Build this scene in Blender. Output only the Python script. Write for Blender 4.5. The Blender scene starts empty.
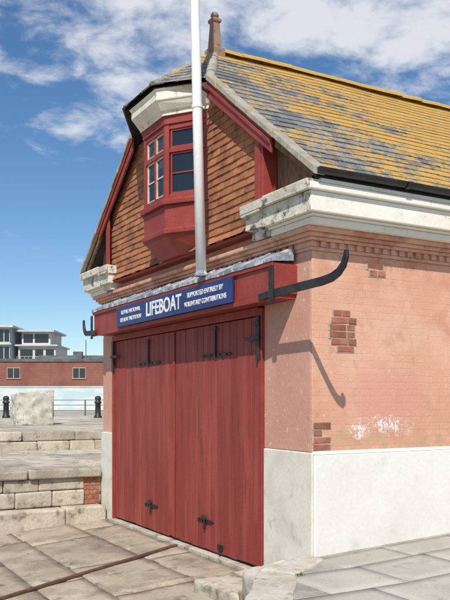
import bpy, bmesh, math, random
from mathutils import Vector, Matrix
from mathutils import noise as mn
random.seed(7)
scene=bpy.context.scene
R=math.radians
# ---------------------------------------------------------------- materials
def nodes(name):
    m=bpy.data.materials.new(name); m.use_nodes=True
    nt=m.node_tree; b=nt.nodes['Principled BSDF']
    return m,nt,b
def N(nt,t,**kw):
    n=nt.nodes.new(t)
    for k,v in kw.items(): setattr(n,k,v)
    return n
def L(nt,a,b): nt.links.new(a,b)
def noise(nt,vec,scale,detail=5,rough=.55,dist=0):
    n=N(nt,'ShaderNodeTexNoise'); n.inputs['Scale'].default_value=scale
    n.inputs['Detail'].default_value=detail; n.inputs['Roughness'].default_value=rough
    n.inputs['Distortion'].default_value=dist
    L(nt,vec,n.inputs['Vector']); return n.outputs['Fac']
def ramp(nt,fac,a,b):
    n=N(nt,'ShaderNodeMapRange'); n.interpolation_type='SMOOTHSTEP'
    n.inputs['From Min'].default_value=a; n.inputs['From Max'].default_value=b
    L(nt,fac,n.inputs['Value']); return n.outputs['Result']
def mix(nt,fac,a,b,mode='MIX'):
    n=N(nt,'ShaderNodeMix',data_type='RGBA',blend_type=mode)
    if isinstance(fac,(int,float)): n.inputs[0].default_value=fac
    else: L(nt,fac,n.inputs[0])
    for i,v in ((6,a),(7,b)):
        if isinstance(v,(tuple,list)): n.inputs[i].default_value=(*v,1)
        else: L(nt,v,n.inputs[i])
    return n.outputs[2]
def mth(nt,op,a,b=0.0,c=None):
    n=N(nt,'ShaderNodeMath',operation=op)
    for i,v in enumerate((a,b,c)):
        if v is None: continue
        if isinstance(v,(int,float)): n.inputs[i].default_value=v
        else: L(nt,v,n.inputs[i])
    return n.outputs[0]
def obj_coord(nt,scale=(1,1,1)):
    tc=N(nt,'ShaderNodeTexCoord'); mp=N(nt,'ShaderNodeMapping'); mp.inputs['Scale'].default_value=scale
    L(nt,tc.outputs['Object'],mp.inputs['Vector']); return mp.outputs['Vector']
def bump(nt,b,h,strength=.3,dist=.01,prev=None):
    n=N(nt,'ShaderNodeBump'); n.inputs['Strength'].default_value=strength; n.inputs['Distance'].default_value=dist
    L(nt,h,n.inputs['Height'])
    if prev is not None: L(nt,prev,n.inputs['Normal'])
    L(nt,n.outputs[0],b.inputs['Normal']); return n.outputs[0]
def weather(name,base,alt,sc=3,lo=.4,hi=.65,dark=None,dsc=9,dlo=.58,dhi=.7,rough=.75,bsc=40,bst=.3,bd=.006,
            stretch=(1,1,1),island=0.0,metal=0,spk=.24,dark2=None,d2=(.6,.7),d2sc=3):
    m,nt,b=nodes(name); v=obj_coord(nt,stretch); vu=obj_coord(nt)
    c=mix(nt,ramp(nt,noise(nt,v,sc),lo,hi),base,alt)
    if dark: c=mix(nt,ramp(nt,noise(nt,v,dsc,7,.65),dlo,dhi),c,dark)
    if dark2: c=mix(nt,ramp(nt,noise(nt,vu,d2sc,8,.72,.3),*d2),c,dark2)
    f=ramp(nt,noise(nt,vu,bsc*1.6,3),.2,.8)
    f=mth(nt,'MULTIPLY_ADD',f,spk,1-spk*.6)
    if island:
        g=N(nt,'ShaderNodeNewGeometry')
        f=mth(nt,'MULTIPLY',f,mth(nt,'MULTIPLY_ADD',g.outputs['Random Per Island'],island*2,1-island))
    cc=N(nt,'ShaderNodeCombineColor'); 
    for i in range(3): L(nt,f,cc.inputs[i])
    c=mix(nt,1.0,c,cc.outputs[0],'MULTIPLY')
    L(nt,c,b.inputs['Base Color']); b.inputs['Roughness'].default_value=rough; b.inputs['Metallic'].default_value=metal
    bump(nt,b,noise(nt,vu,bsc,5,.6),bst,bd)
    return m

M={}
M['door']=weather('faded_red_door_paint',(.245,.034,.025),(.31,.056,.040),1.6,dark=(.17,.026,.021),dsc=5,dlo=.50,dhi=.75,rough=.62,bsc=30,bst=.3,stretch=(3,3,.35),island=.12,dark2=(.33,.12,.095),d2=(.66,.74),d2sc=6)
M['red']=weather('red_trim_paint',(.25,.030,.022),(.30,.048,.035),3,dark=(.14,.026,.022),dsc=12,dlo=.56,dhi=.75,rough=.58,bsc=35,bst=.3,dark2=(.36,.17,.13),d2=(.65,.71),d2sc=8)
M['black']=weather('black_iron',(.012,.012,.013),(.03,.025,.022),8,rough=.5,bsc=60,bst=.3)
M['gutter']=weather('black_gutter_paint',(.01,.01,.012),(.02,.02,.022),6,rough=.35,bsc=40,bst=.1)
M['white']=weather('white_masonry_paint',(.74,.72,.67),(.70,.675,.62),1.5,dark=(.60,.56,.48),dsc=3,dlo=.58,dhi=.8,rough=.7,bsc=14,bst=.35,bd=.01,spk=.08,dark2=(.52,.47,.38),d2=(.68,.74),d2sc=4)
M['corn']=weather('cornice_cream_paint',(.78,.75,.66),(.74,.70,.60),2,dark=(.55,.49,.38),dsc=6,dlo=.58,dhi=.76,rough=.75,bsc=18,bst=.45,spk=.08,dark2=(.50,.27,.19),d2=(.66,.70),d2sc=4)
M['pole']=weather('white_pole_paint',(.82,.82,.80),(.78,.78,.76),4,rough=.4,bsc=12,bst=.04,spk=.05)
M['hood']=weather('weathered_cream_paint',(.76,.71,.59),(.66,.61,.50),4,dark=(.3,.26,.18),dsc=10,dlo=.56,dhi=.74,rough=.7,bsc=30,bst=.3,spk=.12)
M['stone']=weather('weathered_pale_stone',(.56,.53,.46),(.42,.39,.33),4,dark=(.13,.12,.10),dsc=9,dlo=.56,dhi=.74,rough=.9,bsc=22,bst=.7,bd=.015)
M['kneel']=weather('lichened_kneeler_stone',(.68,.64,.54),(.52,.48,.39),4,dark=(.10,.095,.08),dsc=7,dlo=.52,dhi=.66,rough=.9,bsc=22,bst=.7,bd=.012)
M['kerb']=weather('worn_kerb_stone',(.54,.495,.415),(.43,.385,.315),3,dark=(.17,.15,.12),dsc=5,dlo=.56,dhi=.74,rough=.9,bsc=18,bst=.8,bd=.02)
M['granite']=weather('granite_blocks',(.50,.445,.355),(.37,.325,.255),2.5,dark=(.15,.125,.092),dsc=5,dlo=.53,dhi=.73,rough=.9,bsc=18,bst=.8,bd=.015,island=.24)
M['slip']=weather('slipway_granite',(.41,.345,.26),(.28,.23,.17),1.8,dark=(.115,.092,.066),dsc=4,dlo=.51,dhi=.75,rough=.88,bsc=16,bst=.8,bd=.015,island=.12,dark2=(.47,.42,.34),d2=(.56,.68),d2sc=2)
M['joint']=weather('slip_joint_silt',(.18,.15,.11),(.08,.067,.048),5,rough=.95,bsc=30,bst=.5)
M['ground']=weather('concrete_ground',(.39,.36,.31),(.29,.27,.23),.5,rough=.9,bsc=8,bst=.4)
M['paving']=weather('paving_concrete',(.45,.425,.37),(.37,.345,.295),1.1,dark=(.23,.205,.165),dsc=3,dlo=.55,dhi=.75,rough=.9,bsc=28,bst=.5,bd=.008,island=.05,dark2=(.19,.17,.14),d2=(.66,.70),d2sc=5)
M['pavebed']=weather('pavement_concrete_infill',(.37,.345,.30),(.28,.26,.215),3,dark=(.15,.14,.115),dsc=9,rough=.95,bsc=20,bst=.8,bd=.02)
M['tile']=weather('hung_clay_tile',(.36,.145,.062),(.26,.10,.045),3,dark=(.12,.058,.034),dsc=12,dlo=.54,dhi=.74,rough=.85,bsc=40,bst=.5,island=.24)
M['brick']=weather('exposed_red_brick',(.30,.09,.05),(.36,.15,.09),7,dark=(.14,.06,.045),dsc=20,rough=.9,bsc=50,bst=.7,island=.3)
M['mortar']=weather('old_mortar',(.38,.30,.24),(.46,.39,.32),10,rough=.95,bsc=50,bst=.6)
M['finial']=weather('terracotta_finial',(.30,.18,.13),(.22,.15,.115),6,dark=(.1,.08,.06),dsc=14,rough=.9,bsc=40,bst=.6)
M['lead']=weather('lead_flashing',(.36,.39,.44),(.18,.21,.25),7,lo=.35,hi=.6,dark=(.62,.62,.60),dsc=9,dlo=.52,dhi=.62,rough=.6,bsc=25,bst=.5)
M['verge']=weather('verge_mortar',(.36,.33,.27),(.26,.24,.19),6,dark=(.36,.24,.06),dsc=7,dlo=.54,dhi=.66,rough=.95,bsc=30,bst=.7)
M['deck']=weather('roof_batten_dark',(.05,.045,.045),(.03,.03,.03),5,rough=.95)
M['rust']=weather('rusty_rail',(.13,.06,.035),(.08,.042,.028),12,rough=.85,bsc=50,bst=.6)
M['blue']=weather('navy_sign_paint',(.010,.026,.13),(.016,.036,.165),3,rough=.4,bsc=20,bst=.04)
M['letter']=weather('white_lettering',(.82,.82,.82),(.75,.75,.76),3,rough=.4,bsc=20,bst=.02)
M['wood']=weather('brown_weathered_timber',(.22,.12,.06),(.12,.075,.045),6,rough=.85,bsc=30,bst=.5,stretch=(4,4,1))
M['weed']=weather('weed_leaf',(.07,.13,.03),(.11,.15,.04),9,rough=.7,island=.3)
m,nt,b=nodes('window_glass'); b.inputs['Base Color'].default_value=(.015,.018,.022,1); b.inputs['Roughness'].default_value=.05
b.inputs['Specular IOR Level'].default_value=.7
v=obj_coord(nt); bump(nt,b,noise(nt,v,3,2),.2,.03); M['glass']=m
# painted pink brick ------------------------------------------------------
def pink(name,bst,graf=False,base=(.61,.32,.21),alt=(.67,.395,.28)):
    m,nt,b=nodes(name)
    tc=N(nt,'ShaderNodeTexCoord'); sp=N(nt,'ShaderNodeSeparateXYZ'); L(nt,tc.outputs['Object'],sp.inputs[0])
    u=mth(nt,'ADD',sp.outputs[0],sp.outputs[1]); z=sp.outputs[2]
    cb=N(nt,'ShaderNodeCombineXYZ'); L(nt,u,cb.inputs[0]); L(nt,z,cb.inputs[1])
    v=tc.outputs['Object']
    wob=N(nt,'ShaderNodeTexNoise'); wob.inputs['Scale'].default_value=9; L(nt,v,wob.inputs['Vector'])
    wv=N(nt,'ShaderNodeVectorMath',operation='MULTIPLY_ADD'); L(nt,wob.outputs['Color'],wv.inputs[0]); wv.inputs[1].default_value=(.02,.02,0); L(nt,cb.outputs[0],wv.inputs[2])
    br=N(nt,'ShaderNodeTexBrick'); L(nt,wv.outputs[0],br.inputs['Vector'])
    br.inputs['Color1'].default_value=(.92,.90,.89,1); br.inputs['Color2'].default_value=(1,1,1,1); br.inputs['Mortar'].default_value=(.88,.85,.83,1)
    br.inputs['Scale'].default_value=1; br.inputs['Brick Width'].default_value=.225; br.inputs['Row Height'].default_value=.075
    br.inputs['Mortar Size'].default_value=.006; br.inputs['Mortar Smooth'].default_value=1.0
    c=mix(nt,ramp(nt,noise(nt,v,1.1,5,.6),.38,.65),base,alt)
    c=mix(nt,mth(nt,'MULTIPLY',ramp(nt,noise(nt,v,2.3,7,.65,.5),.50,.72),.7),c,(.52,.235,.135))
    c=mix(nt,mth(nt,'MULTIPLY',ramp(nt,noise(nt,v,6,7,.75),.56,.72),.65),c,(.40,.17,.11))
    c=mix(nt,ramp(nt,noise(nt,v,15,7,.7),.60,.67),c,(.70,.52,.43))
    att=ramp(nt,noise(nt,v,2.1,5,.65),.36,.64)
    if bst>.2:
        c=mix(nt,mth(nt,'MULTIPLY_ADD',att,.75,.08),c,br.outputs['Color'],'MULTIPLY')
    if graf:
        def blob(cx,cz,rx,rz,soft,ns=2.2,na=1.6):
            a=mth(nt,'MULTIPLY',mth(nt,'SUBTRACT',sp.outputs[0],cx),1/rx); d=mth(nt,'MULTIPLY',mth(nt,'SUBTRACT',z,cz),1/rz)
            r2=mth(nt,'ADD',mth(nt,'MULTIPLY',a,a),mth(nt,'MULTIPLY',d,d))
            r2=mth(nt,'ADD',r2,mth(nt,'MULTIPLY_ADD',noise(nt,v,ns,6,.7),na,-.5*na))
            return ramp(nt,r2,1.0,1.0-soft)
        pk=mth(nt,'MULTIPLY',blob(1.0,1.60,.74,.46,1.0,2.6,3.2),mth(nt,'MULTIPLY_ADD',noise(nt,v,9,6,.7),.6,.2))
        c=mix(nt,mth(nt,'MULTIPLY',pk,.9),c,(.60,.26,.225))
        n0=noise(nt,v,7.5,2,.4,2.6)
        line=ramp(nt,mth(nt,'ABSOLUTE',mth(nt,'SUBTRACT',n0,.5)),.024,.012)
        s=mth(nt,'MULTIPLY',blob(.90,1.31,.52,.14,.3,5,1.0),line)
        s2=mth(nt,'MULTIPLY',blob(.60,1.27,.12,.10,.4,5,1.0),ramp(nt,noise(nt,v,16,3,.5,1),.47,.50))
        s=mth(nt,'MAXIMUM',s,mth(nt,'MULTIPLY',blob(1.02,1.32,.2,.09,.4,5,1.0),ramp(nt,noise(nt,v,18,3,.5,1),.51,.54)))
        c=mix(nt,mth(nt,'MULTIPLY',mth(nt,'MAXIMUM',s,s2),mth(nt,'MULTIPLY_ADD',noise(nt,v,30,3),.6,.45)),c,(.78,.73,.71))
        c=mix(nt,mth(nt,'MULTIPLY',ramp(nt,z,1.45,1.05),ramp(nt,noise(nt,v,7,6,.7),.4,.62)),c,(.46,.30,.18))
        c=mix(nt,mth(nt,'MULTIPLY',ramp(nt,z,2.7,3.2),ramp(nt,noise(nt,v,3,6,.7),.46,.64)),c,(.47,.20,.13))
    L(nt,c,b.inputs['Base Color']); b.inputs['Roughness'].default_value=.8
    n1=N(nt,'ShaderNodeBump'); n1.inputs['Strength'].default_value=bst; n1.inputs['Distance'].default_value=.005
    inv=mth(nt,'MULTIPLY',mth(nt,'SUBTRACT',1,br.outputs['Fac']),mth(nt,'MULTIPLY_ADD',att,.75,.25)); L(nt,inv,n1.inputs['Height'])
    bump(nt,b,noise(nt,v,26,6,.6),.5,.009,n1.outputs[0])
    return m
M['pinkbrick']=pink('pink_painted_brick',.42,True)
M['pink']=pink('pink_render',.10,base=(.53,.275,.205),alt=(.59,.345,.265))
M['plinth']=weather('stained_whitewash',(.68,.65,.57),(.60,.57,.49),3,dark=(.44,.40,.31),dsc=5,dlo=.55,dhi=.75,rough=.85,bsc=20,bst=.4,spk=.12,dark2=(.34,.30,.23),d2=(.68,.74),d2sc=3)
# slate with lichen
m,nt,b=nodes('lichened_slate'); v=obj_coord(nt); g=N(nt,'ShaderNodeNewGeometry')
rnd=g.outputs['Random Per Island']
c=mix(nt,rnd,(.10,.105,.115),(.20,.203,.208))
c=mix(nt,ramp(nt,noise(nt,v,5,6),.48,.7),c,(.26,.25,.22))
sp=N(nt,'ShaderNodeSeparateXYZ'); L(nt,v,sp.inputs[0])
big=noise(nt,v,1.3,4,.6); fine=noise(nt,v,11,9,.82)
bias=mth(nt,'MULTIPLY',ramp(nt,sp.outputs[0],0.0,3.0),.09)
rid=mth(nt,'MULTIPLY',ramp(nt,sp.outputs[2],6.1,6.45),.10)
f=mth(nt,'ADD',mth(nt,'MULTIPLY',big,.42),mth(nt,'MULTIPLY',fine,.74))
f=mth(nt,'ADD',f,mth(nt,'ADD',bias,rid)); f=mth(nt,'ADD',f,mth(nt,'MULTIPLY',rnd,.05))
lc=mix(nt,ramp(nt,noise(nt,v,14,5),.35,.65),(.50,.26,.035),(.42,.30,.10))
f2=ramp(nt,f,.615,.66)
c=mix(nt,f2,c,lc)
c=mix(nt,ramp(nt,noise(nt,v,24,6,.8),.60,.64),c,(.44,.42,.35))
L(nt,c,b.inputs['Base Color']); b.inputs['Roughness'].default_value=.8
bump(nt,b,noise(nt,v,35,5),.5,.006); M['slate']=m
m,nt,b=nodes('mural_paint'); v=obj_coord(nt,(.35,1,1))
c=mix(nt,ramp(nt,noise(nt,v,1.3,3),.45,.6),(.58,.62,.60),(.42,.55,.58))
c=mix(nt,ramp(nt,noise(nt,v,2.7,4),.6,.66),c,(.55,.53,.42)); L(nt,c,b.inputs['Base Color']); M['mural']=m
m,nt,b=nodes('distant_brickwork'); v=obj_coord(nt)
tc=N(nt,'ShaderNodeTexCoord'); sp=N(nt,'ShaderNodeSeparateXYZ'); L(nt,tc.outputs['Object'],sp.inputs[0]); cb=N(nt,'ShaderNodeCombineXYZ')
L(nt,mth(nt,'ADD',sp.outputs[0],sp.outputs[1]),cb.inputs[0]); L(nt,sp.outputs[2],cb.inputs[1])
br=N(nt,'ShaderNodeTexBrick'); L(nt,cb.outputs[0],br.inputs['Vector']); br.inputs['Scale'].default_value=1
br.inputs['Brick Width'].default_value=.225; br.inputs['Row Height'].default_value=.075; br.inputs['Mortar Size'].default_value=.01
br.inputs['Color1'].default_value=(.21,.06,.042,1); br.inputs['Color2'].default_value=(.27,.08,.055,1); br.inputs['Mortar'].default_value=(.26,.17,.13,1)
c=mix(nt,ramp(nt,noise(nt,v,.4,4),.4,.7),br.outputs['Color'],(.19,.06,.045)); L(nt,c,b.inputs['Base Color']); b.inputs['Roughness'].default_value=.9; M['farbrick']=m
M['cream']=weather('pale_cream_render',(.60,.57,.50),(.54,.51,.45),.4,rough=.85,bsc=5)
M['palegrey']=weather('pale_grey_cladding',(.50,.53,.55),(.42,.45,.48),.5,rough=.6,bsc=5)
M['darkroof']=weather('dark_roofing',(.09,.09,.095),(.15,.15,.15),.6,rough=.8,bsc=5)
M['sash']=weather('cream_sash_paint',(.62,.57,.47),(.5,.45,.36),6,rough=.6)

# ---------------------------------------------------------------- mesh helpers
def box(bm,x0,x1,y0,y1,z0,z1,jit=0):
    vs=[]
    for x in (x0,x1):
        for y in (y0,y1):
            for z in (z0,z1):
                vs.append(bm.verts.new((x+random.uniform(-jit,jit),y+random.uniform(-jit,jit),z+random.uniform(-jit,jit))))
    for q in ((0,1,3,2),(4,6,7,5),(0,4,5,1),(2,3,7,6),(0,2,6,4),(1,5,7,3)):
        bm.faces.new([vs[i] for i in q])
    return vs
def obj(name,bm,mat,parent=None,bevel=0,smooth=False,seg=2,loc=None,rot=None):
    bmesh.ops.recalc_face_normals(bm,faces=bm.faces)
    me=bpy.data.meshes.new(name); bm.to_mesh(me); bm.free()
    o=bpy.data.objects.new(name,me); scene.collection.objects.link(o)
    me.materials.append(mat if not isinstance(mat,str) else M[mat])
    if smooth:
        for p in me.polygons: p.use_smooth=True
    if bevel:
        md=o.modifiers.new('bev','BEVEL'); md.width=bevel; md.segments=seg; md.limit_method='ANGLE'; md.angle_limit=R(35)
    if parent: o.parent=parent
    if loc: o.location=loc
    if rot is not None: o.rotation_euler=(0,0,rot)
    return o
def empty(name,loc=(0,0,0),rot=0):
    e=bpy.data.objects.new(name,None); e.location=loc; e.rotation_euler=(0,0,rot); e.empty_display_size=.3
    scene.collection.objects.link(e); return e
def boxes(name,lst,mat,parent=None,bevel=.004,jit=0):
    bm=bmesh.new()
    for b_ in lst: box(bm,*b_,jit=jit)
    return obj(name,bm,mat,parent,bevel)
def prism(bm,pts_bot,pts_top):
    a=[bm.verts.new(p) for p in pts_bot]; b=[bm.verts.new(p) for p in pts_top]; n=len(a)
    bm.faces.new(a); bm.faces.new(b)
    for i in range(n): bm.faces.new((a[i],a[(i+1)%n],b[(i+1)%n],b[i]))
def sweep(bm,path,w,h,wdir):
    wdir=Vector(wdir); rings=[]
    P=[Vector(p) for p in path]
    for i,p in enumerate(P):
        t=(P[min(i+1,len(P)-1)]-P[max(i-1,0)]).normalized(); n=t.cross(wdir).normalized()
        hh=h[i] if isinstance(h,list) else h
        rings.append([bm.verts.new(p+wdir*w/2*a+n*hh/2*b_) for a,b_ in ((1,1),(1,-1),(-1,-1),(-1,1))])
    for i in range(len(rings)-1):
        for k in range(4): bm.faces.new((rings[i][k],rings[i][(k+1)%4],rings[i+1][(k+1)%4],rings[i+1][k]))
    bm.faces.new(rings[0]); bm.faces.new(rings[-1])
def lathe(bm,prof,cx,cy,n=24,sq=False):
    rings=[]
    for r,z in prof:
        rings.append([bm.verts.new((cx+r*math.cos(2*math.pi*k/n+(math.pi/4 if sq else 0)),cy+r*math.sin(2*math.pi*k/n+(math.pi/4 if sq else 0)),z)) for k in range(n)])
    for i in range(len(rings)-1):
        for k in range(n): bm.faces.new((rings[i][k],rings[i][(k+1)%n],rings[i+1][(k+1)%n],rings[i+1][k]))
    bm.faces.new(rings[0]); bm.faces.new(rings[-1])
def shingle(name,O,U,V,poly,w,e,t,mat,parent,lap=.03,jit=.004,gap=.004,wave=0):
    O=Vector(O);U=Vector(U).normalized();V=Vector(V).normalized();Nn=U.cross(V).normalized()
    us=[p[0] for p in poly];vs_=[p[1] for p in poly]
    bm=bmesh.new(); r=0; v0=min(vs_)-.001
    while v0<max(vs_):
        off=(r%2)*w/2+random.uniform(-.03,.03)*w
        u=min(us)-w+off
        while u<max(us)+w:
            j=random.uniform(-jit,jit); tt=t*random.uniform(.8,1.25); ww=w*random.uniform(.98,1.0)
            if random.random()<.02: j-=jit*2.5
            q=[(u+gap/2,v0+j,tt),(u+ww-gap/2,v0+j+random.uniform(-jit,jit)*.7,tt),(u+ww-gap/2,v0+e+lap,.002),(u+gap/2,v0+e+lap,.002)]
            wv=[mn.noise(Vector((a*.7,b_*.9,1.3)))*wave for a,b_,h in q]
            T=[bm.verts.new(O+U*a+V*b_+Nn*(h+k)) for (a,b_,h),k in zip(q,wv)]
            B=[bm.verts.new(O+U*a+V*b_+Nn*(-.004+k)) for (a,b_,h),k in zip(q,wv)]
            bm.faces.new(T); bm.faces.new((B[0],B[1],T[1],T[0])); bm.faces.new((B[1],B[2],T[2],T[1])); bm.faces.new((B[3],B[0],T[0],T[3]))
            u+=w
        v0+=e; r+=1
    n=len(poly); area=sum(poly[i][0]*poly[(i+1)%n][1]-poly[(i+1)%n][0]*poly[i][1] for i in range(n))
    for i in range(n):
        a=poly[i]; b_=poly[(i+1)%n]; d=Vector((b_[0]-a[0],b_[1]-a[1])).normalized(); out=Vector((d.y,-d.x))*(1 if area>0 else -1)
        co=O+U*a[0]+V*a[1]; no=U*out.x+V*out.y
        geom=bm.verts[:]+bm.edges[:]+bm.faces[:]
        bmesh.ops.bisect_plane(bm,geom=geom,plane_co=co,plane_no=no,clear_outer=True)
    me=bpy.data.meshes.new(name); bm.to_mesh(me); bm.free()
    o=bpy.data.objects.new(name,me); scene.collection.objects.link(o); me.materials.append(M[mat]); o.parent=parent
    return o

# ---------------------------------------------------------------- lifeboat station
W=6.05; Lb=13.0; YC=3.03; DZ=-.345
S=empty('lifeboat_station')
JN,JF=.90,5.50
ridge=6.46; ey=-.355; ez=3.865; pit=(ridge-ez)/(YC-ey)
def rz(y): return ez+(y-ey)*pit if y<=YC else ez+((2*YC-ey)-y)*pit
boxes('side_wall',[(.0,Lb,0,.3,1.06,3.14),(.30,Lb,W-.3,W,-.5,3.36),(Lb-.3,Lb,.3,W-.3,-.3,3.36)],'pinkbrick',S,.008)
boxes('front_wall',[(0,.3,.302,JN,.99,3.14),(0,.3,JF,W,.99,3.14),(.0,.3,JN+.001,JF-.001,2.70,3.14)],'pink',S,.006)
boxes('front_wall_band',[(-.001,.3,.96,W-.3,3.36,3.62)],'pink',S,.006)
boxes('corner_pier_render',[(-.012,-.002,.012,JN-.01,1.065,3.138)],'pink',S,.004)
boxes('white_plinth',[(.001,Lb,-.045,.3,-.45,1.04)],'white',S,.014)
bm=bmesh.new(); prism(bm,[(.0,-.045,1.04),(Lb,-.045,1.04),(Lb,0.0,1.04),(.0,0.0,1.04)],[(.0,-.012,1.07),(Lb,-.012,1.07),(Lb,.0,1.07),(.0,.0,1.07)]); obj('plinth_weathering',bm,'white',S)
boxes('front_plinth',[(-.03,0.0,-.04,JN-.012,-.6,1.06),(-.03,.3,JF+.012,W+.03,-.6,1.06)],'plinth',S,.014)
def course(lst,name,mat,bev=.006,front=(0.3,W-.3)):
    b_=[]
    for z0,z1,p in lst:
        px=p if p<.18 else p-.07
        b_.append((-px,Lb+.1,-p,.29,z0,z1))
        b_.append((-px,.28,.291,front[0],z0,z1)) if front[0]>.3 else None
        b_.append((-px,Lb+.1,W-.29,W+p,z0,z1))
        if front==(0.3,W-.3): b_.append((-px,.28,.291,W-.291,z0,z1))
        else: b_.append((-px,.28,front[1],W-.291,z0,z1))
    return boxes(name,b_,mat,S,bev)
course([(3.14,3.175,.03),(3.235,3.27,.065),(3.271,3.31,.10),(3.311,3.36,.14)],'moulded_brick_cornice','pinkbrick',.010)
d_=[]
x=-.03
while x<Lb: d_.append((x,x+.065,-.04,.28,3.176,3.234)); x+=.118
y=.31
while y<W: d_.append((-.04,.28,y,y+.065,3.176,3.234)); y+=.118
boxes('brick_dentils',d_+[(.0,Lb,-.012,.2,3.176,3.2345)],'pinkbrick',S,.007)
course([(3.361,3.43,.22),(3.431,3.455,.26),(3.456,3.66,.305),(3.661,3.735,.35)],'white_cornice','corn',.014,front=(.55,5.5))
boxes('kneeler_stone',[(-.31,-.282,-.36,.93,3.655,3.745),(-.30,.1,.551,.93,3.62,3.744),(-.25,.1,.551,.90,3.47,3.62),(-.19,.1,.551,.86,3.37,3.47),
   (-.31,-.282,5.1,W+.36,3.655,3.745),(-.30,.1,5.12,5.499,3.62,3.744),(-.25,.1,5.15,5.499,3.47,3.62),(-.19,.1,5.2,5.499,3.37,3.47),
   (-.30,.25,-.33,.5,3.736,3.765),(-.30,.25,5.5,W+.33,3.736,3.765),(-.25,-.236,-.305,.55,3.456,3.650),(-.25,-.236,5.5,W+.3,3.456,3.650)],'kneel',S,.015,jit=.006)
bm=bmesh.new()
pg=[(.0,3.738),(W,3.738),(W,rz(W)-.08),(4.3,rz(4.3)-.08),(1.76,rz(1.76)-.08),(.0,rz(0)-.08)]
prism(bm,[(-.0,a,b_) for a,b_ in pg],[(.2,a,b_) for a,b_ in pg]); obj('gable_wall',bm,'wood',S)
ty0,ty1=.70,5.36
pg=[(ty0,3.58),(ty1,3.58),(ty1,rz(ty1)-.12),(4.25,rz(4.25)-.12),(1.81,rz(1.81)-.12),(ty0,rz(ty0)-.12)]
bm=bmesh.new(); prism(bm,[(-.10,a,b_) for a,b_ in pg],[(-.001,a,b_) for a,b_ in pg]); obj('tile_backing',bm,'wood',S)
shingle('hung_clay_tiles',(-.105,ty1,3.53),(0,-1,0),(0,0,1),[(ty1-p[0],p[1]-3.53-(.05 if p[1]<3.6 else 0)) for p in pg][::-1],.165,.088,.019,'tile',S,jit=.003,gap=.002)
shingle('tile_flare',(-.17,ty1,3.50),(0,-1,0),(.42,0,1),[(0,0),(ty1-ty0,0),(ty1-ty0,.1),(0,.1)],.165,.1,.02,'tile',S,jit=.003,gap=.003)
boxes('tile_board',[(-.16,-.0,ty0,ty1,3.47,3.50)],'red',S,.004)
boxes('corner_boards',[(-.19,-.002,ty0-.06,ty0-.001,3.768,rz(ty0)-.16),(-.19,-.002,ty1+.001,ty1+.06,3.768,rz(ty1)-.16),
      (-.20,-.175,ty0,ty0+.10,3.52,rz(ty0+.1)-.2),(-.20,-.175,ty1-.10,ty1,3.52,rz(ty1-.1)-.2)],'red',S,.005)
for k,(a,b_) in enumerate(((.42,1.86),(5.64,4.20))):
    bm=bmesh.new(); q=[(a,rz(a)-.06),(b_,rz(b_)-.06),(b_,rz(b_)-.27),(a,rz(a)-.24)]
    prism(bm,[(-.235,p[0],p[1]) for p in q],[(-.203,p[0],p[1]) for p in q]); obj('bargeboard_%d'%(k+1),bm,'red',S,.006)
    bm=bmesh.new(); q=[(a,rz(a)-.10),(b_,rz(b_)-.10),(b_,rz(b_)-.15),(a,rz(a)-.15)]
    prism(bm,[(-.255,p[0],p[1]) for p in q],[(-.236,p[0],p[1]) for p in q]); obj('barge_moulding_%d'%(k+1),bm,'red',S,.006)
for k,(a,b_) in enumerate(((-.28,.41),(W+.28,5.65))):
    bm=bmesh.new(); q=[(a,rz(a)-.055),(b_,rz(b_)-.055),(b_,rz(b_)-.17),(a,rz(a)-.12)]
    prism(bm,[(-.19,p[0],p[1]) for p in q],[(-.15,p[0],p[1]) for p in q]); obj('verge_timber_%d'%(k+1),bm,'wood',S,.006)
Rp=(.5,YC,ridge)
for sgn in (0,1):
    my=(lambda y:y) if not sgn else (lambda y:2*YC-y)
    bm=bmesh.new()
    pts=[(-.2,ey),(Lb+.2,ey),(Lb+.2,YC),(.5,YC),(-.2,1.83)]
    prism(bm,[(x,my(y),rz(y)-.055) for x,y in pts],[(x,my(y),rz(y)-.022) for x,y in pts]); obj('roof_deck_%d'%(sgn+1),bm,'deck',S)
sl=math.hypot(1,pit)
pol=[(0,-.03),(Lb+.4,-.03),(Lb+.4,(YC-ey)*sl),(.7,(YC-ey)*sl),(0,(1.83-ey)*sl)]
shingle('roof_slates',(-.2,ey,ez),(1,0,0),(0,1,pit),pol,.27,.175,.014,'slate',S,jit=.009,wave=.016)
Lr=Lb+.4
shingle('roof_slates_far_side',(Lb+.2,2*YC-ey,ez),(-1,0,0),(0,-1,pit),[(Lr-p[0],p[1]) for p in pol][::-1],.27,.175,.013,'slate',S,jit=.006)
zE=rz(1.83)-.01
E=[(-.2,1.83,zE),(-.66,2.53,5.60),(-.66,3.46,5.60),(-.2,4.23,zE)]
bm=bmesh.new()
for i in range(3):
    vs=[bm.verts.new(p) for p in (E[i],E[i+1],Rp)]; bm.faces.new(vs)
    vs=[bm.verts.new((p[0],p[1],p[2]-.05)) for p in (E[i],E[i+1],Rp)]; bm.faces.new(vs)
obj('hip_deck',bm,'deck',S)
for i in range(3):
    a=Vector(E[i+1]);b_=Vector(E[i]); r=Vector(Rp); U=(b_-a).normalized()
    V=(r-a)-U*(r-a).dot(U)
    if U.cross(V).z<0: a,b_=b_,a; U=-U; V=(r-a)-U*(r-a).dot(U)
    h=V.length; V.normalize(); ln=(b_-a).length; ru=(r-a).dot(U)
    shingle('hip_slates_%d'%(i+1),a+Vector((0,0,.004)),U,V,[(-.01,-.03),(ln+.01,-.03),(ru,h)],.2,.15,.013,'slate',S,jit=.004)
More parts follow.
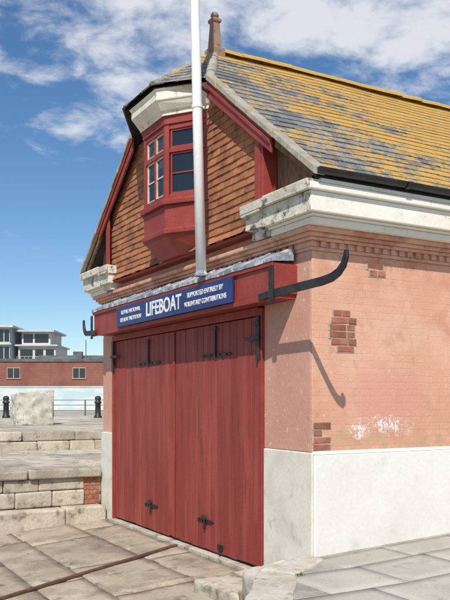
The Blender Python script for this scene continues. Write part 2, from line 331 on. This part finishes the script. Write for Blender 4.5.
def ridge_run(name,a,b_,r=.085,ln=.42,mat='slate'):
    a=Vector(a);b_=Vector(b_); T=(b_-a).normalized(); sd=T.cross(Vector((0,0,1))).normalized(); up=sd.cross(T).normalized()
    n=max(1,int((b_-a).length/ln)); bm=bmesh.new()
    for i in range(n):
        s=a+(b_-a)*(i/n)+up*random.uniform(-.009,.009); e_=a+(b_-a)*((i+1)/n)-T*.008+up*random.uniform(-.009,.009); rr=r*random.uniform(.93,1.08); ring=[]
        for p,q in ((s,rr),(e_,rr*1.06)):
            ring.append([bm.verts.new(p+sd*q*math.cos(t)*1.25+up*(q*math.sin(t)-.03)) for t in [math.pi*j/8 for j in range(9)]])
        for j in range(8): bm.faces.new((ring[0][j],ring[0][j+1],ring[1][j+1],ring[1][j]))
        bm.faces.new(ring[0]); bm.faces.new(ring[1])
    return obj(name,bm,mat,S)
ridge_run('ridge_tiles',(Rp[0],YC,ridge+.02),(Lb+.2,YC,ridge+.02))
for i in (0,1,2,3): ridge_run('hip_tiles_%d'%(i+1),(E[i][0],E[i][1],E[i][2]+.015),Rp,.05,.3,'slate' if i in(1,2) else 'verge')
for sgn in (0,1):
    my=(lambda y:y) if not sgn else (lambda y:2*YC-y)
    bm=bmesh.new(); n=9
    for i in range(n):
        y0=ey-.04+(1.87-ey)*i/n; y1=ey-.04+(1.87-ey)*(i+1)/n-.004; o_=random.uniform(-.007,.007)
        prism(bm,[(-.265+o_,my(y0),rz(y0)-.05),(-.265+o_,my(y1),rz(y1)-.05),(-.13,my(y1),rz(y1)-.05),(-.13,my(y0),rz(y0)-.05)],
              [(-.26+o_,my(y0),rz(y0)+.03+o_),(-.26+o_,my(y1),rz(y1)+.03+o_),(-.12+o_*2,my(y1),rz(y1)+.028),(-.12+o_*2,my(y0),rz(y0)+.028)])
    obj('verge_coping_%d'%(sgn+1),bm,'verge',S,.01)
gr=.056; gy=ey-.035; gz=3.855
for sgn in (0,1):
    my=(lambda y:y) if not sgn else (lambda y:2*YC-y)
    a,b_=sorted((my(ey+.01),my(.25)))
    boxes('eaves_soffit_%d'%(sgn+1),[(-.14,Lb+.1,a,b_,3.737,3.776)],'hood',S)
    bm=bmesh.new(); n=10
    ang=[math.pi*(j/n) for j in range(n+1)]
    def gv(x,rr,t): return bm.verts.new((x,my(gy)+rr*math.cos(t),gz-rr*math.sin(t)+mn.noise(Vector((x*.6,0,0)))*.008))
    xs=[-.22+(Lb+.42)*i/24 for i in range(25)]
    A=[[gv(x,gr,t) for t in ang] for x in xs]; B=[[gv(x,gr-.007,t) for t in ang] for x in xs]
    for i in range(24):
        for j in range(n):
            bm.faces.new((A[i][j],A[i][j+1],A[i+1][j+1],A[i+1][j])); bm.faces.new((B[i][j],B[i][j+1],B[i+1][j+1],B[i+1][j]))
        for k in (0,-1): bm.faces.new((A[i][k],A[i+1][k],B[i+1][k],B[i][k]))
    bm.faces.new(A[0]); bm.faces.new(A[-1])
    x=.9
    while x<Lb:
        ring=[[gv(xx,gr+.009,t) for t in ang] for xx in (x,x+.06)]
        for j in range(n): bm.faces.new((ring[0][j],ring[0][j+1],ring[1][j+1],ring[1][j]))
        x+=1.83
    obj('gutter_%d'%(sgn+1),bm,'gutter',S)
    a,b_=sorted((my(ey+.022),my(ey+.045)))
    boxes('gutter_board_%d'%(sgn+1),[(-.185,Lb+.15,a,b_,3.777,3.84)],'gutter',S)
bm=bmesh.new(); lathe(bm,[(.16,6.36),(.15,6.50),(.105,6.53),(.085,6.75),(.075,6.86),(.105,6.885),(.105,6.92),(.06,6.94)],.52,YC,4,True)
lathe(bm,[(.03,6.94),(.055,6.955),(.06,6.98),(.045,7.01),(.015,7.025)],.52,YC,14)
obj('finial',bm,'finial',S,.008)
# oriel bay
ya,yb,c0,p0=2.04,3.76,.52,.46
def ringz(off,z,x_in=-.1):
    o2=off*.414
    return [(x_in,ya-off,z),(-p0-off,ya+c0-o2,z),(-p0-off,yb-c0+o2,z),(x_in,yb+off,z)]
def loft(name,levels,mat,bev=.006):
    bm=bmesh.new(); rings=[[bm.verts.new(p) for p in ringz(o,z)] for o,z in levels]
    n=4
    for i in range(len(rings)-1):
        for k in range(n): bm.faces.new((rings[i][k],rings[i][(k+1)%n],rings[i+1][(k+1)%n],rings[i+1][k]))
    bm.faces.new(rings[0]); bm.faces.new(rings[-1]); return obj(name,bm,mat,S,bev)
loft('bay_apron',[(-.24,3.50),(-.21,3.53),(-.02,3.70),(-.02,3.73),(0,3.74),(0,4.10)],'red')
loft('bay_sill',[(.05,4.101),(.055,4.16),(.02,4.18)],'red')
loft('bay_apron_band',[(.025,3.735),(.03,3.79),(.005,3.81)],'red')
loft('bay_head',[(.02,5.13),(.02,5.22),(.05,5.229)],'red')
loft('bay_hood_cornice',[(.05,5.23),(.05,5.27),(.08,5.29),(.14,5.38),(.16,5.40),(.16,5.50),(.19,5.53)],'hood')
pl=[Vector(p) for p in ringz(0,0)]
def winface(i,name,cols,bars):
    a=pl[i];b_=pl[i+1]; T=(b_-a).normalized(); nrm=Vector((T.y,-T.x,0)); 
    if nrm.dot(Vector((-1,0,0)))<0: nrm=-nrm
    ln=(b_-a).length; z0,z1=4.181,5.129; zt=4.80
    fr=bmesh.new(); gl=bmesh.new(); ba=bmesh.new()
    def pb(bm,s0,s1,za,zb,d0,d1):
        q=[a+T*s0+nrm*d0,a+T*s1+nrm*d0,a+T*s1+nrm*d1,a+T*s0+nrm*d1]
        prism(bm,[(p.x,p.y,za) for p in q],[(p.x,p.y,zb) for p in q])
    m_=.055
    pb(fr,.0,m_,z0,z1,-.06,0.006); pb(fr,ln-m_,ln,z0,z1,-.06,.006)
    pb(fr,m_+.001,ln-m_-.001,z0,z0+.06,-.055,-.002); pb(fr,m_+.001,ln-m_-.001,z1-.06,z1,-.055,-.002); pb(fr,m_+.001,ln-m_-.001,zt-.03,zt+.03,-.055,.0)
    x0=m_+.001;x1=ln-m_-.001; w=(x1-x0)/cols
    for c in range(1,cols): pb(fr,x0+w*c-.02,x0+w*c+.02,z0+.061,zt-.031,-.054,-.006); pb(fr,x0+w*c-.02,x0+w*c+.02,zt+.031,z1-.061,-.054,-.006)
    for c in range(cols):
        for za,zb in ((z0+.061,zt-.031),(zt+.031,z1-.061)):
            s0=x0+w*c+.012;s1=x0+w*(c+1)-.012
            pb(ba,s0,s0+.022,za,zb,-.045,-.018); pb(ba,s1-.022,s1,za,zb,-.045,-.018)
            pb(ba,s0+.023,s1-.023,za,za+.022,-.045,-.018); pb(ba,s0+.023,s1-.023,zb-.022,zb,-.045,-.018)
            if bars and zb<=zt: pb(ba,s0+.023,s1-.023,(za+zb)/2-.009,(za+zb)/2+.009,-.043,-.02)
    pb(gl,.02,ln-.02,z0+.02,z1-.02,-.04,-.035)
    obj(name+'_frame',fr,'red',S,.004); obj(name+'_casement',ba,'red' if i!=1 else 'sash',S,.002); obj(name+'_glass',gl,'glass',S)
winface(0,'bay_window_near',1,1); winface(1,'bay_window_front',2,1); winface(2,'bay_window_far',1,1)
# canopy over door
FX=-.30; fy0,fy1=.27,5.66; fz0,fz1=2.66,3.04
boxes('door_canopy',[(FX,-.013,fy0,fy1,fz0,fz1),(FX-.025,FX-.001,fy0-.02,fy1+.02,fz1-.05,fz1+.02),(FX-.02,FX-.001,fy0-.01,fy1+.01,fz0-.02,fz0+.035),
  (FX,-.013,fy0-.03,fy0-.001,fz0+.05,fz1-.02)],'red',S,.006)
bm=bmesh.new(); n=34
prev=None
for i in range(n+1):
    y=fy0-.03+(fy1-fy0+.06)*i/n; w1=random.uniform(-.006,.006); w2=random.uniform(-.008,.008)
    cur=[bm.verts.new((FX-.034,y,fz1-.005+w1)),bm.verts.new((FX-.036,y,fz1+.035+w1*.5)),bm.verts.new((-.135,y,fz1+.14+w2)),bm.verts.new((-.06,y,fz1+.14+w2)),bm.verts.new((-.06,y,fz1+.022))]
    if prev:
        for k in range(4): bm.faces.new((prev[k],prev[k+1],cur[k+1],cur[k]))
    if i in (0,n): bm.faces.new(cur)
    prev=cur
obj('canopy_lead',bm,'lead',S)
bm=bmesh.new()
y=fy0+.3
while y<fy1-.2:
    sweep(bm,[(FX-.03,y,fz1+.04),(-.14,y,fz1+.143)],.03,.024,(0,1,0)); y+=.62
obj('lead_rolls',bm,'lead',S,.008)
for k,(s,y0) in enumerate(((-1,fy0),(1,fy1))):
    bm=bmesh.new()
    P=[(0,2.70),(.3,2.705),(.6,2.71),(.9,2.715),(1.05,2.73),(1.15,2.765),(1.22,2.82),(1.255,2.89),(1.26,2.95)]
    if k: P=[(a*.38,b_) for a,b_ in P]
    sweep(bm,[(FX-.02,y0+s*(a-.02),b_) for a,b_ in P],.028,[.085,.085,.085,.085,.085,.08,.075,.065,.045],(1,0,0))
    box(bm,FX-.045,FX-.027,y0-.06 if s<0 else y0-.02,y0+.02 if s<0 else y0+.06,2.60,2.98)
    sweep(bm,[(FX-.036,y0-s*.02,2.70),(FX-.05,y0-s*.2,2.68)],.02,.07,(1,0,0))
    obj('iron_horn_%d'%(k+1),bm,'black',S,.006)
boxes('door_frame',[(-.05,.1,JN-.008,JN+.07,-.36,2.64),(-.05,.1,JF-.07,JF+.008,-.36,2.64),(-.05,.1,JN+.071,JF-.071,2.56,2.655)],'red',S,.006)
for lf,(a,b_) in enumerate(((JN+.08,(JN+JF)/2-.006),((JN+JF)/2+.006,JF-.08))):
    bm=bmesh.new(); n=13; w=(b_-a)/n
    for i in range(n):
        o_=random.uniform(-.004,.004)
        box(bm,-.022+o_,.03,a+i*w+.003,a+(i+1)*w-.003,DZ+.03+random.uniform(0,.02),2.55)
    obj('door_leaf_%d_planks'%(lf+1),bm,'door',S,.008)
    boxes('door_leaf_%d_back'%(lf+1),[(.031,.06,a,b_,DZ+.03,2.55)],'door',S)
boxes('meeting_stile',[(-.04,-.028,(JN+JF)/2-.03,(JN+JF)/2+.025,DZ+.05,2.53)],'door',S,.005)
def strap(bm,yc,zc,half,vh,dn=.0,xw=-.037):
    for s in (-1,1):
        q=[(yc,zc-.026),(yc+s*half*.85,zc-.018),(yc+s*half,zc),(yc+s*half*.85,zc+.018),(yc,zc+.026)]
        prism(bm,[(xw-.0,a,b_) for a,b_ in q],[(xw+.012,a,b_) for a,b_ in q])
    box(bm,xw-.014,xw-.001,yc-.022,yc+.022,zc-dn-.03,zc+vh)
    box(bm,xw-.024,xw-.015,yc-.05,yc+.05,zc+vh-.05,zc+vh)
    for t in (-.7,-.3,.3,.7):
        box(bm,xw-.012,xw-.001,yc+t*half-.01,yc+t*half+.01,zc-.01,zc+.01)
bm=bmesh.new()
strap(bm,2.0,2.16,.40,.36); strap(bm,4.06,2.14,.42,.36)
box(bm,-.07,-.051,JN+.02,JN+.09,2.05,2.55); box(bm,-.085,-.071,JN+.0,JN+.30,2.28,2.325); box(bm,-.085,-.071,JN+.01,JN+.12,2.44,2.49)
box(bm,-.07,-.051,JF-.09,JF-.02,2.05,2.55); box(bm,-.085,-.071,JF-.30,JF,2.28,2.325)
strap(bm,2.28,.055,.22,.07,.08); strap(bm,3.98,.05,.24,.08,.08)
box(bm,-.05,-.028,1.82,1.93,-.25,-.19); box(bm,-.054,-.051,1.85,1.89,-.31,-.2)
obj('door_ironwork',bm,'black',S,.003)
boxes('door_sill',[(-.10,.3,JN-.01,JF+.01,-.5,-.335)],'granite',S,.01)
def patch(name,x0,z0,rows,seed):
    random.seed(seed); bmb=bmesh.new(); bmm=bmesh.new(); z=z0
    for i,(o,n) in enumerate(rows):
        x=x0+o
        box(bmm,x-.012,x+n*.1125+.006,-.0055,.01,z-.006,z+.073,jit=.004)
        k=0
        while k<n:
            w=2 if (n-k>=2 and random.random()>.3) else 1
            box(bmb,x+.005,x+w*.1125-.006,-.0105-random.uniform(0,.006),.005,z+.004,z+.066,jit=.002); x+=w*.1125; k+=w
        z+=.075
    obj(name+'_mortar',bmm,'mortar',S,.003); obj(name,bmb,'brick',S,.006)
patch('exposed_brick_upper',.22,2.10,[(.10,2),(.02,3),(0,3),(.0,3),(.02,3),(.05,2)],3)
patch('exposed_brick_corner',.012,1.075,[(0,2),(0,2),(0,1),(0,2)],5)
patch('exposed_brick_cornice',.72,2.93,[(.03,2),(0,2)],9)
random.seed(11)
# ---------------------------------------------------------------- sign
SG=empty('lifeboat_sign')
boxes('sign_board',[(FX-.058,FX-.026,1.03,4.52,2.695,2.985)],'blue',SG,.004)
def text(s,size,yc,zc,off=.0,sx=1):
    c=bpy.data.curves.new('t','FONT'); c.body=s; c.size=size; c.align_x='CENTER'; c.align_y='CENTER'; c.extrude=.002; c.offset=off
    o=bpy.data.objects.new('t',c); scene.collection.objects.link(o)
    bpy.context.view_layer.update(); dg=bpy.context.evaluated_depsgraph_get(); me=bpy.data.meshes.new_from_object(o.evaluated_get(dg)); bpy.data.objects.remove(o)
    o=bpy.data.objects.new('lettering_'+s.split()[0].lower(),me); scene.collection.objects.link(o); me.materials.clear(); me.materials.append(M['letter'])
    o.matrix_world=Matrix(((0,0,-1,FX-.0605),(-sx,0,0,yc),(0,1,0,zc),(0,0,0,1))); o.parent=SG
text('LIFEBOAT',.265,2.86,2.84,.005,.96)
text('ROYAL NATIONAL',.080,3.97,2.895,.001,1.05); text('LIFE BOAT INSTITUTION',.080,3.97,2.785,.001,.88)
text('SUPPORTED ENTIRELY BY',.084,1.68,2.895,.001,.94); text('VOLUNTARY CONTRIBUTIONS',.084,1.68,2.785,.001,.90)
# ---------------------------------------------------------------- flagpole
FP=empty('flagpole')
bm=bmesh.new(); lathe(bm,[(.062,0),(.060,2),(.052,4.2),(.045,6.2)],0,0,24); obj('pole',bm,'pole',FP,0,True)
bm2=bmesh.new(); lathe(bm2,[(.075,0),(.09,.03),(.07,.09),(.02,.12)],0,0,16)
o2=obj('truck',bm2,'pole',FP); o2.location=(0,0,6.19)
bm2=bmesh.new(); lathe(bm2,[(.085,-.005),(.085,.02),(.068,.035),(.066,.06)],0,0,20); obj('foot_socket',bm2,'lead',FP)
bm2=bmesh.new(); lathe(bm2,[(.068,2.0),(.068,2.04)],0,0,20); box(bm2,.0,.09,-.012,.012,2.01,2.035); obj('band',bm2,'pole',FP)
FP.location=(-.365,1.75,3.09); FP.rotation_euler=(0,R(-1.5),0)
bm=bmesh.new(); sweep(bm,[(-.24,1.80,5.33),(-.36,1.76,5.36)],.03,.02,(0,0,1)); obj('pole_bracket',bm,'black',S)

# ---------------------------------------------------------------- ground etc
bm=bmesh.new(); vs=[bm.verts.new(p) for p in ((-1500,-1500,-2.6),(1500,-1500,-2.6),(1500,1500,-2.6),(-1500,1500,-2.6))]; bm.faces.new(vs); obj('ground',bm,'ground')
SW=empty('slipway')
sz=lambda x:-.36+.07*x
bm=bmesh.new(); vs=[bm.verts.new(p) for p in ((.0,-2.3,sz(0)-.018),(.0,6.2,sz(0)-.018),(-30,6.2,sz(-30)-.018),(-30,-2.3,sz(-30)-.018))]; bm.faces.new(vs); obj('slip_bed',bm,'joint',SW)
def slab(bm,x0,x1,y0,y1,zf,th,g,j):
    n1,n2=max(2,int((x1-x0)/.12)),max(2,int((y1-y0)/.12))
    dz=[random.uniform(-j,j) for _ in range(4)]; sd=random.uniform(0,100)
    G=[]
    for a in range(n1+1):
        row=[]
        for c in range(n2+1):
            s,t=a/n1,c/n2; x=x0+g+(x1-x0-2*g)*s; y=y0+g+(y1-y0-2*g)*t
            edge=min(s*(x1-x0),(1-s)*(x1-x0),t*(y1-y0),(1-t)*(y1-y0))
            z=zf(x)+(dz[0]*(1-s)*(1-t)+dz[1]*s*(1-t)+dz[2]*s*t+dz[3]*(1-s)*t)+mn.noise(Vector((x*4,y*4,sd)))*j*.9
            if edge<.001:
                w=mn.noise_vector(Vector((x*6,y*6,sd)))*g*1.4; x+=w.x; y+=w.y; z-=g
            row.append(bm.verts.new((x,y,z)))
        G.append(row)
    for a in range(n1):
        for c in range(n2): bm.faces.new((G[a][c],G[a+1][c],G[a+1][c+1],G[a][c+1]))
    per=[G[a][0] for a in range(n1+1)]+[G[n1][c] for c in range(1,n2+1)]+[G[a][n2] for a in range(n1-1,-1,-1)]+[G[0][c] for c in range(n2-1,0,-1)]
    lo=[bm.verts.new((p.co.x,p.co.y,p.co.z-th)) for p in per]
    for i in range(len(per)): bm.faces.new((per[i],per[(i+1)%len(per)],lo[(i+1)%len(per)],lo[i]))
bm=bmesh.new(); x=-.103
while x>-9:
    d=random.choice((.6,.8,.95,1.1)); y=-2.2-random.uniform(0,.8)
    while y<6.0:
        l=random.uniform(1.3,2.8); y1=y+l
        if y1>5.5: y1=6.12
        slab(bm,x-d,x,y,y1,sz,.15,.007,.012)
        y=y1
    x-=d
obj('slip_slabs',bm,'slip',SW,0,True)
bm=bmesh.new(); sweep(bm,[(-.12,2.95,sz(-.12)+.008),(-3,1.85,sz(-3)+.008),(-9,-.4,sz(-9)+.008)],.06,.03,(.36,-.93,0)); obj('rusty_rail',bm,'rust',SW,.005)
# pavement
PV=empty('pavement')
pz=lambda x:.0 if x<0 else (.05*x if x<6 else .3)
bm=bmesh.new()
def sheet(pts): bm.faces.new([bm.verts.new((x,y,pz(x)-.008)) for x,y in pts])
sheet([(0,.04),(-.85,-.35),(-1.6,-1.3),(-2.3,-2.2),(-30,-2.2),(-30,-60),(0,-60)])
sheet([(0,.04),(0,-60),(6,-60),(6,.04)]); sheet([(6,.04),(6,-60),(60,-60),(60,.04)])
obj('pavement_bed',bm,'pavebed',PV)
bm=bmesh.new()
edge=[(0,.04),(-.85,-.35),(-1.6,-1.3),(-2.3,-2.2),(-30,-2.2)]
def exl(y):
    for (xa,ya_),(xb,yb_) in zip(edge,edge[1:]):
        if yb_<=y<=ya_ and ya_!=yb_: return xa+(xb-xa)*(ya_-y)/(ya_-yb_)
    return 0 if y>0 else -9
r=0; y=-.12
while y>-7:
    d=.72 if r%3 else .5
    x=(max(exl(y),exl(y-d))+.30) if y-d>-2.2 else -8
    while x<9:
        l=random.uniform(.8,1.3); slab(bm,x,x+l,y-d,y,pz,.08,.003,.004); x+=l
    y-=d; r+=1
obj('paving_slabs',bm,'paving',PV,0,True)
def rough(name,pts,z0,z1,mat,parent,jit=.02,sub=3,tops=None):
    bm=bmesh.new(); tops=tops or [z1]*len(pts)
    prism(bm,[(x,y,z0) for x,y in pts],[(x,y,t) for (x,y),t in zip(pts,tops)])
    bmesh.ops.recalc_face_normals(bm,faces=bm.faces)
    bmesh.ops.bevel(bm,geom=bm.edges[:],offset=.035,segments=2,affect='EDGES',profile=.6)
    bmesh.ops.triangulate(bm,faces=bm.faces[:])
    for _ in range(sub):
        es=[e for e in bm.edges if e.calc_length()>.07]
        if not es: break
        bmesh.ops.subdivide_edges(bm,edges=es,cuts=1); bmesh.ops.triangulate(bm,faces=bm.faces[:])
    for v in bm.verts:
        n_=mn.noise_vector(v.co*4)+mn.noise_vector(v.co*11)*.5+mn.noise_vector(v.co*26)*.2; v.co+=n_*jit
    return obj(name,bm,mat,parent,0,True)
rough('kerb_stone_1',[(-.02,.07),(-.85,-.33),(-.66,-.66),(.0,-.24)],-.6,.02,'kerb',PV,.02,4)
rough('kerb_stone_2',[(-.88,-.37),(-1.58,-1.27),(-1.26,-1.50),(-.66,-.70)],-.6,.02,'kerb',PV,.015,4)
rough('kerb_stone_3',[(-1.6,-1.31),(-2.28,-2.18),(-2.02,-2.4),(-1.28,-1.54)],-.6,.02,'kerb',PV,.015,4)
rough('kerb_stone_4',[(-.04,.50),(-.70,.22),(-.86,-.27),(-.04,.10)],-.6,-.12,'kerb',PV,.022,4)
rough('kerb_stone_5',[(-.13,1.02),(-.95,.82),(-.88,-.02),(-.72,.24),(-.04,.54)],-.6,-.3,'granite',PV,.012,4)
x=-2.35
while x>-9:
    l=random.uniform(.9,1.4); rough('kerb_stone_run',[(x,-2.2),(x-l+.015,-2.2),(x-l+.015,-2.5),(x,-2.5)],-1.6,.02,'kerb',PV,.01,2); x-=l
bm=bmesh.new()
for cx,cy,zb in ((-.62,-.68,.0),):
    for i in range(12):
        a=random.uniform(0,6.28); l=random.uniform(.015,.04); w=.004; b0=Vector((cx+random.gauss(0,.03),cy+random.gauss(0,.008),zb)); 
        t=b0+Vector((math.cos(a)*l*.8,math.sin(a)*l*.8,l)); sd=Vector((-math.sin(a),math.cos(a),0))*w; mid=(b0+t)/2+Vector((0,0,l*.2))
        v_=[bm.verts.new(p) for p in (b0-sd,b0+sd,mid+sd*1.5,t,mid-sd*1.5)]; bm.faces.new(v_)
obj('weeds',bm,'weed',PV)
# quay terrace -------------------------------------------------
Q=empty('quay_terrace')
def blockrow(bm,x0,x1,y0,y1,z0,z1,lmin,lmax,j=.010):
    x=x1
    while x>x0:
        l=random.uniform(lmin,lmax); e_=max(x-l,x0)
        o_=random.uniform(-.02,.02)
        box(bm,e_+.006,x-.006,y0+o_,y1,z0+.004,z1-.004,jit=j); x=e_
bm=bmesh.new()
blockrow(bm,-14,-.06,5.72,6.3,-.95,-.16,.7,1.5)
blockrow(bm,-14,-.34,6.02,6.5,-.16,.10,.4,.9)
blockrow(bm,-14,-.34,6.05,6.5,.10,.31,.35,.8)
blockrow(bm,-14,-.05,5.98,6.7,.31,.46,.8,1.5)
obj('lower_wall_blocks',bm,'granite',Q,.025)
bm=bmesh.new(); 
for k in range(6):
    z=-.155+k*.077; xx=-.335-(.05 if k%2 else 0)
    while xx<-.10: box(bm,xx,min(xx+.1,-.05),6.06,6.4,z+.004,z+.066,jit=.004); xx+=.108
obj('brick_infill',bm,'brick',Q,.006)
boxes('brick_infill_mortar',[(-.39,-.04,6.075,6.4,-.16,.31)],'mortar',Q,0)
bm=bmesh.new(); 
blockrow(bm,-14,12,10.95,11.5,.40,.66,.6,1.3); blockrow(bm,-14,12,11.0,11.6,.66,.88,.7,1.5)
obj('upper_wall_blocks',bm,'granite',Q,.025)
boxes('terrace_fill',[(-40,40,6.2,11.2,-2.5,.40),(-40,40,11.3,300,-2.5,.855)],'ground',Q,0)
bm=bmesh.new(); y=6.72
while y<10.9:
    y1=min(y+random.uniform(.7,1.1),10.93); x=-14+random.uniform(0,1)
    while x<14:
        l=random.uniform(.9,1.8); box(bm,x+.008,x+l-.008,y+.008,y1-.008,.36,.45+random.uniform(-.012,.012),jit=.008); x+=l
    y=y1 if y1<10.9 else 99
obj('terrace_slabs',bm,'granite',Q,.01)
bm=bmesh.new(); y=11.62
while y<28:
    y1=y+random.uniform(1,1.4); x=-14+random.uniform(0,1)
    while x<16:
        l=random.uniform(1.2,2.2); box(bm,x+.01,x+l-.01,y+.01,y1-.01,.8,.872+random.uniform(-.005,.005)); x+=l
    y=y1
obj('upper_slabs',bm,'granite',Q,.01)
rough('stone_block',[(1.05,15.9),(2.1,15.75),(2.25,16.7),(1.1,16.8)],.86,1.86,'stone',None,.05,4,tops=[1.82,1.9,1.84,1.74])
for k,(x,y) in enumerate(((6.4,23.8),(3.1,25.6))):
    bm=bmesh.new(); lathe(bm,[(.17,.85),(.17,.92),(.12,.98),(.11,1.45),(.15,1.48),(.15,1.53),(.10,1.56),(.13,1.64),(.12,1.72),(.05,1.77)],x,y,16)
    obj('bollard' if not k else 'bollard.001',bm,'black',None,0,True)
CA=R(-29.4)
def wp(r,d): return (.491*d+.871*r-4.68,.871*d-.491*r-6.49)
x,y=wp(-8,36)
bm=bmesh.new()
for i in range(17): box(bm,-12+i*1.5-.03,-12+i*1.5+.03,-.03,.03,.85,1.6)
for z in (1.1,1.35,1.58): box(bm,-12.1,12.1,-.02,.02,z,z+.03)
obj('quay_railing',bm,'darkroof',None,0,False,2,(x,y,0),CA)
x,y=wp(-12.5,55)
bm=bmesh.new(); box(bm,-22,22,0,.3,.85,2.5); box(bm,-22,22,-.04,.34,2.502,2.58); obj('mural_wall',bm,'mural',None,0,False,2,(x,y,0),CA)
x,y=wp(-18,78); FB=empty('brick_building',(x,y,0),CA)
def fobj(name,lst,mat,par):
    return boxes(name,lst,mat,par,0)
fobj('walls',[(-16,16,0,12,.8,5.45)],'farbrick',FB)
fobj('parapet',[(-16.1,16.1,-.1,.4,5.452,5.75)],'darkroof',FB)
fobj('roof',[(-15.9,15.9,.41,11.9,5.452,5.6)],'darkroof',FB)
wl=[];gl=[]
for xx in (-11.5,-8.9,-6.2,-3.9,2.7,6):
    gl.append((xx+.02,xx+1.22,-.03,.05,3.82,4.8)); wl+= [(xx-.03,xx,-.08,.02,3.79,4.85),(xx+1.24,xx+1.27,-.08,.02,3.79,4.85),(xx+.6,xx+.64,-.07,.02,3.8,4.8),(xx,xx+1.24,-.08,.02,4.81,4.85),(xx-.1,xx+1.34,-.12,.02,3.74,3.79)]
fobj('window_glass',gl,'glass',FB); fobj('window_frames',wl,'cream',FB)
fobj('loading_door',[(-1.2,.4,-.05,.05,.8,4.6)],'farbrick',FB)
x,y=wp(-30.5,124); AB=empty('apartment_building',(x,y,0),CA)
fobj('walls',[(-2.6,3.4,0,9,.8,10.2),(-2.2,2.4,.6,9,10.5,12.5)],'cream',AB)
fobj('roofs',[(-3.0,3.8,-.6,9.2,10.202,10.45),(-2.9,3.2,-.4,9.2,12.502,12.8)],'palegrey',AB)
fobj('windows',[(-2.3,-.3,-.05,.05,7.9,9.7),(.1,1.4,-.05,.05,7.9,9.7),(1.8,3.1,-.05,.05,7.9,9.7),(-1.9,-.4,.55,.65,10.8,12.2),(-.1,2.1,.55,.65,10.8,12.2)],'glass',AB)
fobj('balcony_rails',[(-2.7,3.5,-.55,-.5,8.5,8.56),(-2.7,3.5,-.55,-.5,8.1,8.14)]+[(-2.7+i*.62,-2.65+i*.62,-.55,-.5,7.4,8.5) for i in range(11)]+[(-2.9,3.7,-.6,-.001,7.15,7.38)],'palegrey',AB)
x,y=wp(-39.5,122); GB=empty('office_building',(x,y,0),CA)
fobj('walls',[(-7,5.6,0,9,.8,13.0)],'palegrey',GB); fobj('roof',[(-7.4,6.3,-.8,9.4,13.002,13.3)],'cream',GB)
fobj('windows',[(a,a+2.0,-.05,.05,z,z+1.9) for a in (-6.6,-4.3,-2,.3,2.6) for z in (5.4,8.1,10.8)]+[(4.75,5.5,-.05,.05,10.8,12.7),(4.75,5.5,-.05,.05,8.1,10.0)],'glass',GB)
fobj('floor_slabs',[(-7.2,5.9,-.5,-.001,z,z+.25) for z in (7.6,10.3)],'cream',GB)
x,y=wp(-20,105); SH=empty('warehouse',(x,y,0),CA)
fobj('walls',[(-6,14,0,9,.8,6.4)],'palegrey',SH)
bm=bmesh.new(); prism(bm,[(-6.3,-.3,6.41),(14.3,-.3,6.41),(14.3,9.3,6.41),(-6.3,9.3,6.41)],[(-6.3,4.4,7.9),(14.3,4.4,7.9),(14.3,4.6,7.9),(-6.3,4.6,7.9)]); obj('roof',bm,'darkroof',SH)
fobj('vents',[(-1,.2,2,3,7.0,8.3),(3.2,4.4,2,3,7.0,8.8),(.9,1.0,1,1.1,6.6,9.8),(5,7,1,2,6.6,8.1)],'darkroof',SH)

# ---------------------------------------------------------------- world, sun, camera
EL=R(47); az=(-.6,-.8)
w=bpy.data.worlds.new('World'); scene.world=w; w.use_nodes=True; nt=w.node_tree
bg=nt.nodes['Background']; sky=N(nt,'ShaderNodeTexSky'); sky.sky_type='NISHITA'; sky.sun_disc=False; sky.sun_elevation=EL
sky.sun_rotation=math.atan2(az[0],az[1])%(2*math.pi); sky.air_density=1.0; sky.dust_density=.1; sky.ozone_density=4
tc=N(nt,'ShaderNodeTexCoord'); sp=N(nt,'ShaderNodeSeparateXYZ'); L(nt,tc.outputs['Generated'],sp.inputs[0])
hs=N(nt,'ShaderNodeHueSaturation'); hs.inputs['Saturation'].default_value=1.15; hs.inputs['Value'].default_value=1.10; L(nt,sky.outputs[0],hs.inputs['Color'])
zz=mth(nt,'ADD',mth(nt,'MAXIMUM',sp.outputs[2],0),.18)
cb=N(nt,'ShaderNodeCombineXYZ'); L(nt,mth(nt,'DIVIDE',sp.outputs[0],zz),cb.inputs[0]); L(nt,mth(nt,'DIVIDE',sp.outputs[1],zz),cb.inputs[1])
cb.inputs[2].default_value=3.7
n1=noise(nt,cb.outputs[0],2.6,3,.5,.2); n2=noise(nt,cb.outputs[0],9,10,.6,.25)
f=mth(nt,'ADD',mth(nt,'MULTIPLY',n1,.55),mth(nt,'MULTIPLY',n2,.5))
up=ramp(nt,sp.outputs[2],.26,.40)
f=mth(nt,'ADD',f,mth(nt,'MULTIPLY_ADD',up,.125,-.09))
f=mth(nt,'MULTIPLY',ramp(nt,f,.50,.69),.86)
c=mix(nt,f,hs.outputs[0],(8.0,8.15,8.5)); L(nt,c,bg.inputs['Color']); bg.inputs['Strength'].default_value=.105
sd=bpy.data.lights.new('sun','SUN'); sd.energy=4.8; sd.angle=R(.5); sd.color=(1,.95,.87)
so=bpy.data.objects.new('sun',sd); scene.collection.objects.link(so)
to=Vector((az[0]*math.cos(EL),az[1]*math.cos(EL),math.sin(EL))); so.rotation_euler=to.to_track_quat('Z','Y').to_euler(); so.location=to*50
cd=bpy.data.cameras.new('camera'); cam=bpy.data.objects.new('camera',cd); scene.collection.objects.link(cam); scene.camera=cam
cam.location=(-4.68,-6.49,1.6); cam.rotation_euler=(R(90),0,R(-29.4)); cd.sensor_fit='VERTICAL'; cd.sensor_height=36; cd.sensor_width=27; cd.lens=46.5
cd.shift_y=100/600; cd.clip_end=4000
scene.view_settings.view_transform='Standard'; scene.view_settings.look='None'; scene.view_settings.exposure=0
